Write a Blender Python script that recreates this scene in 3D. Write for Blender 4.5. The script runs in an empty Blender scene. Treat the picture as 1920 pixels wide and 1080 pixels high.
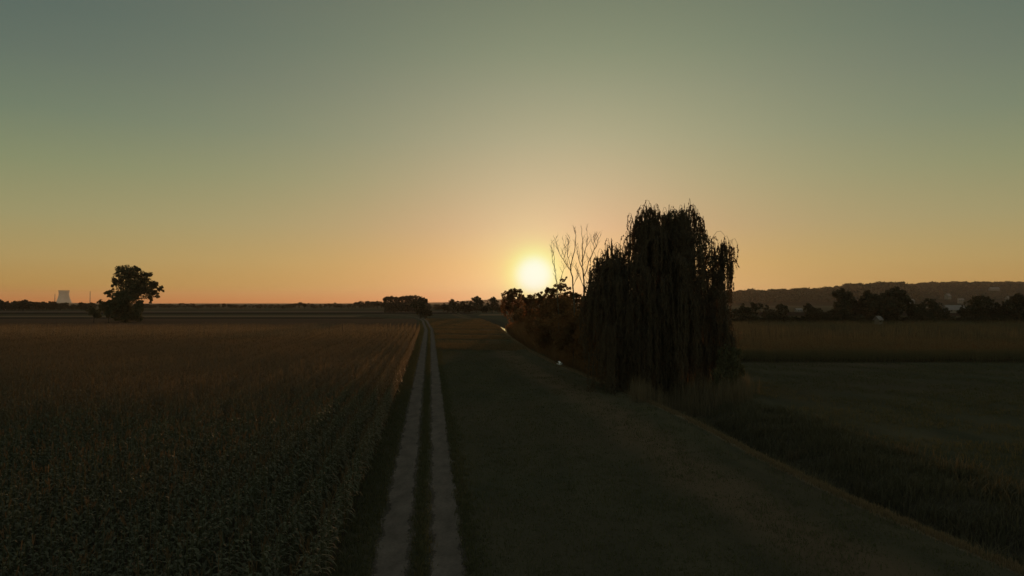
import bpy, math, random
import numpy as np
from math import radians, sin, cos, tan, pi, sqrt
random.seed(7); rng = np.random.default_rng(11)
sc = bpy.context.scene
C = sc.collection

HAZE_D = 3.0e-5
# ------------------------------------------------------------------ camera
CAM_H = 8.0
cd = bpy.data.cameras.new('camera'); cam = bpy.data.objects.new('camera', cd); C.objects.link(cam)
cd.lens = 24.32; cd.sensor_width = 36; cd.clip_start = 0.1; cd.clip_end = 60000
cam.location = (0, 0, CAM_H); cam.rotation_euler = (radians(90 + 1.237), 0, 0)
sc.camera = cam
sc.render.resolution_x = 1024; sc.render.resolution_y = 576

# ------------------------------------------------------------------ sky, sun, exposure
SUN_AZ, SUN_EL = 1.85, 2.3
SD = (sin(radians(SUN_AZ)) * cos(radians(SUN_EL)), cos(radians(SUN_AZ)) * cos(radians(SUN_EL)), sin(radians(SUN_EL)))

def lin(c):
    r = []
    for v in c[:3]:
        v /= 255.0
        r.append(v / 12.92 if v <= 0.04045 else ((v + 0.055) / 1.055) ** 2.4)
    return tuple(r)

class NT:
    """small helper for writing node trees"""
    def __init__(s, tree): s.t = tree; s.n = tree.nodes; s.l = tree.links
    def new(s, kind, **kw):
        n = s.n.new(kind)
        for k, v in kw.items(): setattr(n, k, v)
        return n
    def put(s, sock, v):
        if hasattr(v, 'is_output'): s.l.new(v, sock)
        else: sock.default_value = v
    def math(s, op, a, b=0.0, clamp=False):
        n = s.new('ShaderNodeMath', operation=op, use_clamp=clamp); s.put(n.inputs[0], a); s.put(n.inputs[1], b); return n.outputs[0]
    def vmath(s, op, a, b=(0, 0, 0)):
        n = s.new('ShaderNodeVectorMath', operation=op); s.put(n.inputs[0], a); s.put(n.inputs[1], b)
        return n.outputs['Value'] if op in ('DOT_PRODUCT', 'LENGTH') else n.outputs[0]
    def scale(s, v, f):
        n = s.new('ShaderNodeVectorMath', operation='SCALE'); s.put(n.inputs[0], v); s.put(n.inputs['Scale'], f); return n.outputs[0]
    def ramp(s, fac, stops, interp='LINEAR'):
        n = s.new('ShaderNodeValToRGB'); cr = n.color_ramp; cr.interpolation = interp
        while len(cr.elements) < len(stops): cr.elements.new(0.5)
        for e, (p, c) in zip(cr.elements, stops):
            e.position = p; e.color = (c[0], c[1], c[2], 1)
        s.put(n.inputs[0], fac); return n.outputs[0]
    def noise(s, vec, scale, detail=4, rough=0.55):
        n = s.new('ShaderNodeTexNoise'); s.put(n.inputs['Vector'], vec); n.inputs['Scale'].default_value = scale
        n.inputs['Detail'].default_value = detail; n.inputs['Roughness'].default_value = rough; return n.outputs[0]
    def mix(s, fac, a, b):
        n = s.new('ShaderNodeMix', data_type='RGBA'); s.put(n.inputs[0], fac)
        s.put(n.inputs[6], a if hasattr(a, 'is_output') else (*a[:3], 1)); s.put(n.inputs[7], b if hasattr(b, 'is_output') else (*b[:3], 1)); return n.outputs[2]

world = bpy.data.worlds.new("World"); sc.world = world; world.use_nodes = True
w = NT(world.node_tree); w.n.clear()
tc = w.new('ShaderNodeTexCoord').outputs['Generated']
sep = w.new('ShaderNodeSeparateXYZ'); w.l.new(tc, sep.inputs[0])
el = w.math('MULTIPLY', w.math('ARCSINE', sep.outputs[2]), 180 / pi)         # elevation, degrees
elc = w.math('MAXIMUM', el, 0.0)
WD = (sin(radians(6.0)) * cos(radians(SUN_EL)), cos(radians(6.0)) * cos(radians(SUN_EL)), sin(radians(SUN_EL)))   # the broad glow lies a little right of the sun
wang = w.math('MULTIPLY', w.math('ARCCOSINE', w.math('MINIMUM', w.vmath('DOT_PRODUCT', tc, WD), 0.9999999)), 180 / pi)
sdot = w.math('MINIMUM', w.vmath('DOT_PRODUCT', tc, SD), 0.9999999)
sang = w.math('MULTIPLY', w.math('ARCCOSINE', sdot), 180 / pi)               # angle from the sun, degrees
KNOTS = [0, 1.2, 3.2, 6.2, 9.8, 13.3, 17, 20, 24, 34, 60, 90]                   # degrees above the horizon
BASE = [(0.4455, 0.1025, 0.0091), (0.3866, 0.2173, 0.0505), (0.3575, 0.2669, 0.1044), (0.2719, 0.2674, 0.1282), (0.1808, 0.2256, 0.1211), (0.1132, 0.1679, 0.1163), (0.0777, 0.1215, 0.1036), (0.0619, 0.1010, 0.0956), (0.0617, 0.0877, 0.0905), (0.1300, 0.1480, 0.1280), (0.1300, 0.1420, 0.1260), (0.1280, 0.1400, 0.1240)]  # top knots, out of view, raised as fill light
WIDE = [(0.2877, 0.3656, 0.2044), (0.2639, 0.2807, 0.2019), (0.2694, 0.1518, 0.0686), (0.3246, 0.1237, 0.0894), (0.4055, 0.2361, 0.1388), (0.4629, 0.3590, 0.1726), (0.4772, 0.4345, 0.1927), (0.4429, 0.4504, 0.1777), (0.3787, 0.4246, 0.1441), (0.2651, 0.2972, 0.1009), (0.0000, 0.0000, 0.0000), (0.0000, 0.0000, 0.0000)]
WS = 16.0; GL_ = [(9.0, 1.4), (5.0, 1.6), (3.2, 3.0), (2.2, 3.5), (1.5, 4.0)]; ADDS = [(0.0000, 0.0000, 0.1056), (0.0737, 0.2084, 0.0517), (0.0000, 0.0557, 0.0035), (0.0000, 0.2856, 0.0460), (0.0000, 0.0000, 0.5018)]   # glows round the sun: width, falloff; colour
fac = w.math('DIVIDE', elc, 90.0)
base = w.ramp(fac, [(e / 90.0, c) for e, c in zip(KNOTS, BASE)]); wcol = w.ramp(fac, [(e / 90.0, c) for e, c in zip(KNOTS, WIDE)])
def expf(scale_, power=1.0):
    q = w.math('DIVIDE', sang, scale_)
    if power != 1.0: q = w.math('POWER', q, power)
    return w.math('EXPONENT', w.math('MULTIPLY', q, -1.0))
sky = w.vmath('ADD', base, w.scale(wcol, w.math('EXPONENT', w.math('DIVIDE', wang, -WS))))
for (a_, b_), c_ in zip(GL_, ADDS): sky = w.vmath('ADD', sky, w.scale(c_, expf(a_, b_)))
back = w.new('ShaderNodeMapRange'); w.l.new(sang, back.inputs[0])            # unseen sky opposite the sun brightened to fill the dark ground
for i_, v_ in ((1, 45.0), (2, 120.0), (3, 1.0), (4, 1.9)): back.inputs[i_].default_value = v_
sky = w.scale(sky, back.outputs[0])
nis = w.new('ShaderNodeTexSky', sky_type='NISHITA', sun_disc=False)
nis.sun_elevation = radians(SUN_EL); nis.sun_rotation = radians(SUN_AZ); nis.air_density = 1.2; nis.dust_density = 1.5
bg1 = w.new('ShaderNodeBackground'); w.l.new(sky, bg1.inputs[0]); bg1.inputs[1].default_value = 0.975
bg2 = w.new('ShaderNodeBackground'); w.l.new(nis.outputs[0], bg2.inputs[0]); bg2.inputs[1].default_value = 0.012
add = w.new('ShaderNodeAddShader'); w.l.new(bg1.outputs[0], add.inputs[0]); w.l.new(bg2.outputs[0], add.inputs[1])
wo = w.new('ShaderNodeOutputWorld'); w.l.new(add.outputs[0], wo.inputs[0])
world.cycles.sampling_method = 'MANUAL'; world.cycles.sample_map_resolution = 1024

sl = bpy.data.lights.new('sun', 'SUN'); sun = bpy.data.objects.new('sun', sl); C.objects.link(sun)
sl.energy = 2.2; sl.angle = radians(0.5); sl.color = (1.0, 0.50, 0.22)
from mathutils import Vector
sun.rotation_euler = Vector(SD).to_track_quat('Z', 'Y').to_euler()
sun.location = (0, 0, 60)

vs = sc.view_settings; vs.view_transform = 'Standard'; vs.look = 'None'; vs.exposure = 0.0; vs.gamma = 1.0; vs.use_curve_mapping = False
sc.cycles.volume_bounces = 0; sc.cycles.max_bounces = 5; sc.cycles.transparent_max_bounces = 6
sc.cycles.use_denoising = True

# ------------------------------------------------------------------ helpers
def tag(o, label=None, cat=None, group=None, kind=None):
    if label: o['label'] = label
    if cat: o['category'] = cat
    if group: o['group'] = group
    if kind: o['kind'] = kind
    return o
def link(name, me, mat=None, parent=None):
    o = bpy.data.objects.new(name, me); C.objects.link(o)
    if mat and not me.materials: me.materials.append(mat)
    if parent: o.parent = parent
    return o
def empty(name, loc=(0, 0, 0), rz=0, s=1.0):
    o = bpy.data.objects.new(name, None); C.objects.link(o); o.location = loc; o.rotation_euler = (0, 0, rz)
    o.scale = (s, s, s) if not isinstance(s, tuple) else s; o.empty_display_size = 0.5; return o
def mesh_np(name, v, f, smooth=False, attrs=None):
    """v (N,3), f (M,k) with k = 3 or 4"""
    v = np.asarray(v, np.float32); f = np.asarray(f, np.int32)
    me = bpy.data.meshes.new(name); k = f.shape[1]
    me.vertices.add(len(v)); me.vertices.foreach_set('co', v.ravel())
    me.loops.add(f.size); me.loops.foreach_set('vertex_index', f.ravel())
    me.polygons.add(len(f)); me.polygons.foreach_set('loop_start', np.arange(0, f.size, k, dtype=np.int32))
    me.polygons.foreach_set('use_smooth', np.full(len(f), smooth, dtype=bool))
    for an, av in (attrs or {}).items():
        a = me.attributes.new(an, 'FLOAT', 'POINT'); a.data.foreach_set('value', np.asarray(av, np.float32))
    me.update(calc_edges=True); return me
class MB:
    """collects quads / tubes / boxes into one mesh"""
    def __init__(s): s.v = []; s.f = []; s.n = 0
    def add(s, v, f):
        v = np.asarray(v, float); f = np.asarray(f, int); s.v.append(v); s.f.append(f + s.n); s.n += len(v)
    def tube(s, pts, rad, n=6):
        pts = np.asarray(pts, float); k = len(pts)
        d = np.gradient(pts, axis=0); d /= np.linalg.norm(d, axis=1)[:, None] + 1e-9
        ref = np.array([0.31, 0.95, 0.05]) if abs(d[0][2]) > 0.5 else np.array([0.05, 0.1, 1.0])
        V = []
        for i in range(k):
            a = np.cross(d[i], ref); a /= np.linalg.norm(a) + 1e-9; b = np.cross(d[i], a)
            for j in range(n):
                t = 2 * pi * j / n; V.append(pts[i] + rad[i] * (cos(t) * a + sin(t) * b))
        F = [(i * n + j, i * n + (j + 1) % n, (i + 1) * n + (j + 1) % n, (i + 1) * n + j) for i in range(k - 1) for j in range(n)]
        s.add(V, F)
    def box(s, x0, x1, y0, y1, z0, z1):
        V = [(x, y, z) for z in (z0, z1) for x, y in ((x0, y0), (x1, y0), (x1, y1), (x0, y1))]
        s.add(V, [(0, 3, 2, 1), (4, 5, 6, 7), (0, 1, 5, 4), (1, 2, 6, 5), (2, 3, 7, 6), (3, 0, 4, 7)])
    def lathe(s, prof, n=48, cap=False):
        V = [(r * cos(2 * pi * j / n), r * sin(2 * pi * j / n), z) for r, z in prof for j in range(n)]
        F = [(i * n + j, i * n + (j + 1) % n, (i + 1) * n + (j + 1) % n, (i + 1) * n + j) for i in range(len(prof) - 1) for j in range(n)]
        s.add(V, F)
    def mesh(s, name, smooth=False): return mesh_np(name, np.vstack(s.v), np.vstack(s.f), smooth)

def px(x, D): return (x - 960) / 1297.0 * D                    # sideways metres of a photo column at distance D
def ph(y, D): return CAM_H + (568 - y) / 1297.0 * D            # height of a photo row at distance D

# ------------------------------------------------------------------ materials
def bsdf(nt, col, rough=0.85, bump=None, bstr=0.3, bdist=0.1, spec=0.2):
    p = nt.new('ShaderNodeBsdfPrincipled'); nt.put(p.inputs['Base Color'], col if hasattr(col, 'is_output') else (*col, 1))
    p.inputs['Roughness'].default_value = rough; p.inputs['Specular IOR Level'].default_value = spec
    if bump is not None:
        b = nt.new('ShaderNodeBump'); b.inputs['Strength'].default_value = bstr; b.inputs['Distance'].default_value = bdist
        nt.put(b.inputs['Height'], bump); nt.l.new(b.outputs[0], p.inputs['Normal'])
    return p.outputs[0]
def matt(nt, col, bump=None, bstr=0.3, bdist=0.1):
    d = nt.new('ShaderNodeBsdfDiffuse'); nt.put(d.inputs[0], col if hasattr(col, 'is_output') else (*col, 1)); d.inputs[1].default_value = 0.6
    if bump is not None:
        b = nt.new('ShaderNodeBump'); b.inputs['Strength'].default_value = bstr; b.inputs['Distance'].default_value = bdist
        nt.put(b.inputs['Height'], bump); nt.l.new(b.outputs[0], d.inputs['Normal'])
    return d.outputs[0]
def mat(name):
    m = bpy.data.materials.new(name); m.use_nodes = True; nt = NT(m.node_tree); nt.n.clear()
    out = nt.new('ShaderNodeOutputMaterial'); return m, nt, out
def leaf_mat(name, c0, c1, trans=(0.2, 0.16, 0.03), tf=0.4, rough=0.6):
    """leaves: each leaf face has its own shade of green, and lets some light through"""
    m, nt, out = mat(name)
    rnd = nt.new('ShaderNodeNewGeometry').outputs['Random Per Island']
    pos = nt.new('ShaderNodeTexCoord').outputs['Object']
    f = nt.math('ADD', nt.math('MULTIPLY', rnd, 0.6), nt.math('MULTIPLY', nt.noise(pos, 0.5, 2), 0.4))
    p = matt(nt, nt.mix(f, c0, c1))
    t = nt.new('ShaderNodeBsdfTranslucent'); t.inputs[0].default_value = (*trans, 1)
    mx = nt.new('ShaderNodeMixShader'); mx.inputs[0].default_value = tf
    nt.l.new(p, mx.inputs[1]); nt.l.new(t.outputs[0], mx.inputs[2]); nt.l.new(mx.outputs[0], out.inputs[0]); return m
def corn_mat(name, shade0, shade1, lit0, lit1):
    """maize painted darker green for near shade, brown for sunlit distance, in patches"""
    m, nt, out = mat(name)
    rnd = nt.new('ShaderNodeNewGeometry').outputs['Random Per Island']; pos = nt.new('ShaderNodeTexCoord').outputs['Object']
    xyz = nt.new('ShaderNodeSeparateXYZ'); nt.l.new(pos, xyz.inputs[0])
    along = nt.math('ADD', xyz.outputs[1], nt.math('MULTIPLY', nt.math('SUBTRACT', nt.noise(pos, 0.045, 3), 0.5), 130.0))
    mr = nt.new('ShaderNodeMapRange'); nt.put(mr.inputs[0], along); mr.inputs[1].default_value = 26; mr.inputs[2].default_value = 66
    lit_or_dry = nt.math('MAXIMUM', mr.outputs[0], nt.math('GREATER_THAN', rnd, 0.96))  # mask of the painted sunlit tone, plus a few stray dry leaves
    c = nt.mix(lit_or_dry, nt.mix(rnd, shade0, shade1), nt.mix(rnd, lit0, lit1)); tcol = nt.mix(lit_or_dry, (0.055, 0.062, 0.018), (0.25, 0.16, 0.065))
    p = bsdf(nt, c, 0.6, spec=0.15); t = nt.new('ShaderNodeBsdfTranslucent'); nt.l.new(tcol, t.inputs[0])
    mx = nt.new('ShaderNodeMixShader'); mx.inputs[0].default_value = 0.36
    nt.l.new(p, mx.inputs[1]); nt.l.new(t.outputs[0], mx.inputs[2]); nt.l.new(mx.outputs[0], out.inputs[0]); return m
def plain_mat(name, c0, c1, scale=2.0, rough=0.85, stretch=(1, 1, 1), bstr=0.4, bdist=0.05):
    m, nt, out = mat(name)
    pos = nt.new('ShaderNodeTexCoord').outputs['Object']; v = nt.vmath('MULTIPLY', pos, stretch)
    n = nt.noise(v, scale, 6)
    nt.l.new(bsdf(nt, nt.ramp(n, [(0.3, c0), (0.7, c1)]), rough, n, bstr, bdist), out.inputs[0]); return m

M_LEAF = leaf_mat('tree_leaves', (0.065, 0.068, 0.042), (0.115, 0.108, 0.068), (0.16, 0.13, 0.05), 0.2)
M_LEAF_FAR = leaf_mat('far_leaves', (0.044, 0.044, 0.030), (0.080, 0.072, 0.048), (0.08, 0.06, 0.03), 0.12)
M_BUSH = leaf_mat('bush_leaves', (0.055, 0.050, 0.030), (0.095, 0.080, 0.045), (0.36, 0.15, 0.05), 0.36)
M_WILLOW = leaf_mat('willow_leaves', (0.062, 0.054, 0.040), (0.105, 0.088, 0.064), (0.20, 0.12, 0.06), 0.28)
M_WOOD_HAZED = leaf_mat('haze_tinted_wood_leaves', (0.080, 0.062, 0.045), (0.130, 0.098, 0.070), (0.12, 0.08, 0.04), 0.15)  # paler leaf colour imitates distance haze on the flat-topped wood
M_SUN_GRASS = leaf_mat('sun_tinted_grass', (0.075, 0.060, 0.036), (0.14, 0.105, 0.062), (0.20, 0.13, 0.055), 0.3)
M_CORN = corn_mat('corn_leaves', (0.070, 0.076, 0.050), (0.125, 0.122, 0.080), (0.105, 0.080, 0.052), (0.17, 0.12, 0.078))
M_CORN_R = leaf_mat('green_corn_leaves', (0.060, 0.068, 0.040), (0.125, 0.110, 0.064), (0.20, 0.15, 0.07), 0.28)
M_TASSEL = leaf_mat('corn_tassels', (0.06, 0.046, 0.030), (0.10, 0.076, 0.048), (0.14, 0.09, 0.045), 0.25)
M_GRASS = leaf_mat('grass_blades', (0.050, 0.054, 0.032), (0.090, 0.084, 0.050), (0.12, 0.11, 0.04), 0.24)
M_DRY = leaf_mat('dry_grass', (0.10, 0.08, 0.052), (0.175, 0.135, 0.088), (0.26, 0.17, 0.08), 0.32)
M_REED = leaf_mat('reed_leaves', (0.080, 0.068, 0.045), (0.170, 0.135, 0.090), (0.20, 0.14, 0.07), 0.25)
M_BARK = plain_mat('bark', (0.035, 0.028, 0.020), (0.075, 0.060, 0.045), 6.0, 0.9, (3, 3, 0.5))
M_DEAD = plain_mat('dead_bark', (0.055, 0.042, 0.032), (0.10, 0.08, 0.06), 6.0, 0.9, (3, 3, 0.5))
M_CONC = plain_mat('concrete', (0.30, 0.29, 0.28), (0.38, 0.37, 0.355), 0.02, 0.9)
M_DARKC = plain_mat('dark_concrete', (0.10, 0.10, 0.10), (0.14, 0.14, 0.14), 0.1, 0.9)
M_WALL = plain_mat('house_plaster', (0.13, 0.12, 0.11), (0.19, 0.175, 0.16), 0.5, 0.9)
M_ROOF = plain_mat('pale_roof', (0.12, 0.11, 0.105), (0.17, 0.155, 0.15), 0.8, 0.7)
M_TILE = plain_mat('red_roof', (0.16, 0.08, 0.055), (0.22, 0.12, 0.08), 0.8, 0.8)
M_GLASS = plain_mat('window_glass', (0.03, 0.035, 0.04), (0.04, 0.045, 0.05), 0.8, 0.15)

# ------------------------------------------------------------------ ground
S_D = [-400, -60, 0, 20.5, 26.5, 34, 46.7, 56.4, 67, 88, 113, 160, 247, 330, 450, 700, 1200]
S_X = [70, 28, 18.6, 15.2, 13.9, 13.0, 12.2, 11.0, 9.4, 6.1, 3.2, -0.4, -5.2, -14, -32, -60, -60]
_sd = np.arange(-400, 1200, 1.0); _sx = np.interp(_sd, S_D, S_X)
_k = np.hanning(15); _k /= _k.sum(); _sx = np.convolve(np.pad(_sx, 7, mode='edge'), _k, 'valid')
def stream_x(D): return np.interp(D, _sd, _sx)
T_D = [-200, 0, 150, 208, 268, 310, 345, 380, 430, 520, 800]
T_X = [23, -0.3, -18.0, -24.9, -33.3, -39.0, -45.0, -52.0, -66, -100, -230]
_tx = np.interp(_sd, T_D, T_X); _tx = np.convolve(np.pad(_tx, 7, mode='edge'), _k, 'valid')
def track_x(D): return np.interp(D, _sd, _tx)

def ditch(u):      # height of the ground at u metres to the right of the left bank's edge
    return np.interp(u, [-2.5, -0.4, 0.0, 1.6, 2.2, 3.0, 3.6, 5.5, 8.5], [0, 0.10, 0.06, -1.25, -1.5, -1.5, -1.2, -0.25, 0])
def ground_z(x, y):
    u = np.asarray(x) - stream_x(y); f = np.interp(y, [-400, -380, 420, 460], [0, 1, 1, 0]); return ditch(u) * f
U = np.array([-13500, -6000, -2500, -1000, -500, -250, -120, -60, -30, -15, -9, -6, -4, -2.5, -1.6, -0.9, -0.4, 0, 0.35, 0.8, 1.2, 1.6, 2.2, 3.0, 3.6,
              4.5, 5.5, 7, 8.5, 12, 20, 40, 80, 160, 300, 600, 1200, 2500, 6000, 13500], float)
Dv = np.concatenate([[-13500, -5000, -1500, -600, -400], np.arange(-380, 10, 10), np.arange(10, 260, 2.0), np.arange(260, 470, 10), [500, 600, 800, 1200, 2500, 6000, 13500]])
gx = stream_x(Dv)[:, None] + U[None, :]; gy = np.repeat(Dv[:, None], len(U), 1)
jit = rng.normal(0, 0.05, gx.shape) * (np.abs(U) < 7)[None, :]
gz = ground_z(gx, gy) + jit * 0.8
uu = np.repeat(U[None, :], len(Dv), 0)
nU = len(U); idx = (np.arange(len(Dv) - 1)[:, None] * nU + np.arange(nU - 1)[None, :]).ravel()
F = np.stack([idx, idx + 1, idx + nU + 1, idx + nU], 1)
m, nt, out = mat('meadow')
pos = nt.new('ShaderNodeTexCoord').outputs['Object']
at = nt.new('ShaderNodeAttribute', attribute_name='u').outputs['Fac']
big = nt.noise(pos, 0.035, 3); mid = nt.noise(nt.vmath('MULTIPLY', pos, (1, 0.22, 1)), 0.35, 5); fine = nt.noise(pos, 6.0, 6, 0.7)
c = nt.mix(nt.ramp(mid, [(0.35, (0, 0, 0)), (0.7, (1, 1, 1))]), (0.043, 0.043, 0.029), (0.072, 0.063, 0.040))
c = nt.mix(nt.ramp(big, [(0.45, (0, 0, 0)), (0.65, (1, 1, 1))]), c, (0.066, 0.053, 0.036))
uw = nt.math('ADD', at, nt.math('MULTIPLY', nt.math('SUBTRACT', nt.noise(nt.vmath('MULTIPLY', pos, (1, 0.3, 1)), 0.6, 4), 0.5), 2.6))
def band(lo, hi, s):      # soft band in the distance from the bank edge
    a = nt.new('ShaderNodeMapRange'); nt.put(a.inputs[0], uw); a.inputs[1].default_value = lo - s; a.inputs[2].default_value = lo + s
    b = nt.new('ShaderNodeMapRange'); nt.put(b.inputs[0], uw); b.inputs[1].default_value = hi - s; b.inputs[2].default_value = hi + s
    return nt.math('SUBTRACT', a.outputs[0], b.outputs[0], True)
c = nt.mix(nt.math('MULTIPLY', band(-6.2, -3.0, 0.8), 0.85), c, (0.098, 0.070, 0.046))
c = nt.mix(nt.math('MULTIPLY', band(-1.5, -0.9, 0.5), 0.6), c, (0.082, 0.067, 0.042))
def band2(lo, hi, s):
    a = nt.new('ShaderNodeMapRange'); nt.put(a.inputs[0], at); a.inputs[1].default_value = lo - s; a.inputs[2].default_value = lo + s
    b = nt.new('ShaderNodeMapRange'); nt.put(b.inputs[0], at); b.inputs[1].default_value = hi - s; b.inputs[2].default_value = hi + s
    return nt.math('SUBTRACT', a.outputs[0], b.outputs[0], True)
c = nt.mix(nt.math('MULTIPLY', band2(-0.45, 0.15, 0.12), 0.8), c, (0.17, 0.132, 0.088))
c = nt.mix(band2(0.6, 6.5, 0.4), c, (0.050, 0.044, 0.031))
hgt = nt.math('ADD', fine, nt.math('MULTIPLY', mid, 0.6))
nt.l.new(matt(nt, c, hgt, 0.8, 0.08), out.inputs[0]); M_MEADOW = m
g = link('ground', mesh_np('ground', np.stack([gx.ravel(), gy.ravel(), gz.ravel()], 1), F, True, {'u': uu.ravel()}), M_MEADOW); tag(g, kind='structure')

# stream water at the bottom of the ditch
dv = np.arange(-300, 420, 3.0); sx = stream_x(dv)
V = np.concatenate([np.stack([sx + 1.45, dv, np.full_like(dv, -1.34)], 1), np.stack([sx + 3.8, dv, np.full_like(dv, -1.34)], 1)])
n = len(dv); F = [(i, i + n, i + n + 1, i + 1) for i in range(n - 1)]
m, nt, out = mat('water'); pos = nt.new('ShaderNodeTexCoord').outputs['Object']
nt.l.new(bsdf(nt, (0.02, 0.022, 0.018), 0.06, nt.noise(pos, 3.0, 3), 0.15, 0.03, 0.5), out.inputs[0])
tag(link('stream', mesh_np('stream', V, F), m), kind='structure')

# two wheel ruts of the farm track, worn and ragged at their edges
m, nt, out = mat('track_gravel'); pos = nt.new('ShaderNodeTexCoord').outputs['Object']
e_ = nt.new('ShaderNodeAttribute', attribute_name='e').outputs['Fac']
n1 = nt.noise(nt.vmath('MULTIPLY', pos, (1, 0.4, 1)), 1.6, 5, 0.65); n2 = nt.noise(pos, 9.0, 6, 0.7)
c = nt.ramp(nt.math('ADD', nt.math('MULTIPLY', n1, 0.6), nt.math('MULTIPLY', n2, 0.4)), [(0.34, (0.062, 0.051, 0.043)), (0.64, (0.135, 0.111, 0.095))])
al = nt.math('ADD', nt.math('MULTIPLY', nt.math('SUBTRACT', 1.0, nt.math('ABSOLUTE', e_)), 3.2), nt.math('MULTIPLY', nt.math('SUBTRACT', nt.math('ADD', nt.math('MULTIPLY', n1, 0.7), nt.math('MULTIPLY', n2, 0.3)), 0.57), 4.5), True)
tp = nt.new('ShaderNodeBsdfTransparent'); mx = nt.new('ShaderNodeMixShader'); nt.l.new(al, mx.inputs[0]); nt.l.new(tp.outputs[0], mx.inputs[1]); nt.l.new(matt(nt, c, n2, 0.6, 0.04), mx.inputs[2]); nt.l.new(mx.outputs[0], out.inputs[0])
tb = MB(); dv = np.arange(-150, 520, 1.0); E = np.array([-1, -0.5, 0, 0.5, 1.0]); at_ = []
slope = np.gradient(track_x(dv), dv); off = np.sqrt(1 + slope ** 2); n = len(dv)
for s in (-1, 1):
    cx_ = track_x(dv) + s * 0.88 * off
    v = np.stack([(cx_[:, None] + E[None] * 0.70).ravel(), np.repeat(dv, 5), np.full(n * 5, 0.02)], 1)
    tb.add(v, [(i * 5 + j, i * 5 + j + 1, (i + 1) * 5 + j + 1, (i + 1) * 5 + j) for i in range(n - 1) for j in range(4)]); at_.append(np.tile(E, n))
tag(link('track', mesh_np('track', np.vstack(tb.v), np.vstack(tb.f), False, {'e': np.concatenate(at_)}), m), kind='structure')

# fields: flat sheets laid on the ground
def field_mat(name, c0, c1, sx=1.0, sy=1.0, sc_=0.3):
    m, nt, out = mat(name); pos = nt.new('ShaderNodeTexCoord').outputs['Object']
    a = nt.noise(nt.vmath('MULTIPLY', pos, (sx, sy, 1)), sc_, 6, 0.65); b = nt.noise(pos, 1.7, 5, 0.7)
    c = nt.ramp(nt.math('ADD', nt.math('MULTIPLY', a, 0.7), nt.math('MULTIPLY', b, 0.3)), [(0.38, c0), (0.62, c1)])
    nt.l.new(matt(nt, c, b, 0.8, 0.15), out.inputs[0]); return m
def field(pts, m, z=0.03):
    v = [(x, y, z) for x, y in pts]; n = len(v) // 2
    f = [(i, i + 1, n + i + 1, n + i) for i in range(n - 1)]
    tag(link('field', mesh_np('field', v, f), m), kind='structure')
def strip(D0, D1, x0, x1, m, z=0.03, tilt=0.0, right_track=False):
    xs = np.linspace(x0, x1, 14)
    lo = [(x, D0 + tilt * (x - x1)) for x in xs]; hi = [(x, D1 + tilt * (x - x1)) for x in xs]
    field(lo + hi, m, z)
F_BROWN = field_mat('stubble_brown', (0.060, 0.038, 0.025), (0.105, 0.066, 0.043), 0.03, 1.0, 0.5)
F_DARK = field_mat('ploughed_soil', (0.018, 0.013, 0.010), (0.030, 0.022, 0.017), 0.1, 1.0)
F_PALE = field_mat('pale_stubble', (0.10, 0.070, 0.046), (0.16, 0.115, 0.075), 0.02, 1.0, 0.5)
F_GREEN = field_mat('green_crop', (0.036, 0.036, 0.022), (0.070, 0.056, 0.034), 0.03, 1.0, 0.3)
F_GREY = field_mat('grey_crop', (0.070, 0.052, 0.042), (0.10, 0.076, 0.060), 0.03, 1.0, 0.2)
F_SOIL = field_mat('corn_soil', (0.030, 0.024, 0.016), (0.050, 0.040, 0.027), 0.5, 1.0)
# soil under the near cornfield follows the track
def beside_track(D0, D1, xl, off_, m, n=40, z=0.02):
    dv = np.linspace(D0, D1, n); v = [(xl, d, z) for d in dv] + [(float(track_x(d)) - off_, d, z) for d in dv]
    f = [(i, n + i, n + i + 1, i + 1) for i in range(n - 1)]
    tag(link('field', mesh_np('field', v, f), m), kind='structure')
beside_track(-60, 203, -420, 2.6, F_SOIL)
beside_track(211, 352, -460, 3.4, F_BROWN)
strip(356, 372, -520, -66, F_DARK, 0.03)
strip(378, 392, -560, -72, F_BROWN, 0.03)
strip(400, 437, -650, -92, F_PALE, 0.03, 0.03)
strip(445, 505, -760, -112, F_GREEN, 0.03, 0.03)
strip(512, 575, -900, -30, F_DARK, 0.03, 0.02)
strip(590, 690, -1100, -60, F_GREY, 0.03, 0.02)
strip(700, 900, -1400, 60, F_GREEN, 0.03, 0.02)
strip(440, 500, -22, 30, F_PALE, 0.03)
strip(520, 600, 0, 90, F_GREEN, 0.03)
strip(292, 420, 60, 520, F_GREEN, 0.03)
strip(430, 620, 110, 620, F_DARK, 0.03)

# ------------------------------------------------------------------ hills
def ridge(name, pts, Dist, depth, mtl, rough_=3.0, seed=0):
    """a long hill: a heightfield whose crest follows (photo column, photo row) pairs at distance Dist"""
    r = np.random.default_rng(seed)
    xs = np.linspace(pts[0][0], pts[-1][0], 160); ys = np.interp(xs, [p[0] for p in pts], [p[1] for p in pts])
    X = px(xs, Dist); Z = ph(ys, Dist) - 1.0
    T = np.linspace(-1, 1, 21); V = []
    for t in T:
        prof = cos(t * pi / 2) ** 1.2 if abs(t) < 1 else 0
        V.append(np.stack([X * (1 + t * depth / Dist * 0.9), np.full_like(X, Dist + t * depth), Z * prof + r.normal(0, rough_, len(X)) * prof * (1 - 0.8 * (abs(t) < 0.05)) - 0.5], 1))
    V = np.concatenate(V); n = len(xs)
    F = [(i * n + j, i * n + j + 1, (i + 1) * n + j + 1, (i + 1) * n + j) for i in range(len(T) - 1) for j in range(n - 1)]
    tag(link(name, mesh_np(name, V, F, True), mtl), kind='structure')
    return X, Z
HILLM = field_mat('hillside', (0.016, 0.014, 0.010), (0.036, 0.029, 0.020), 1.0, 1.0, 0.006)
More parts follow.
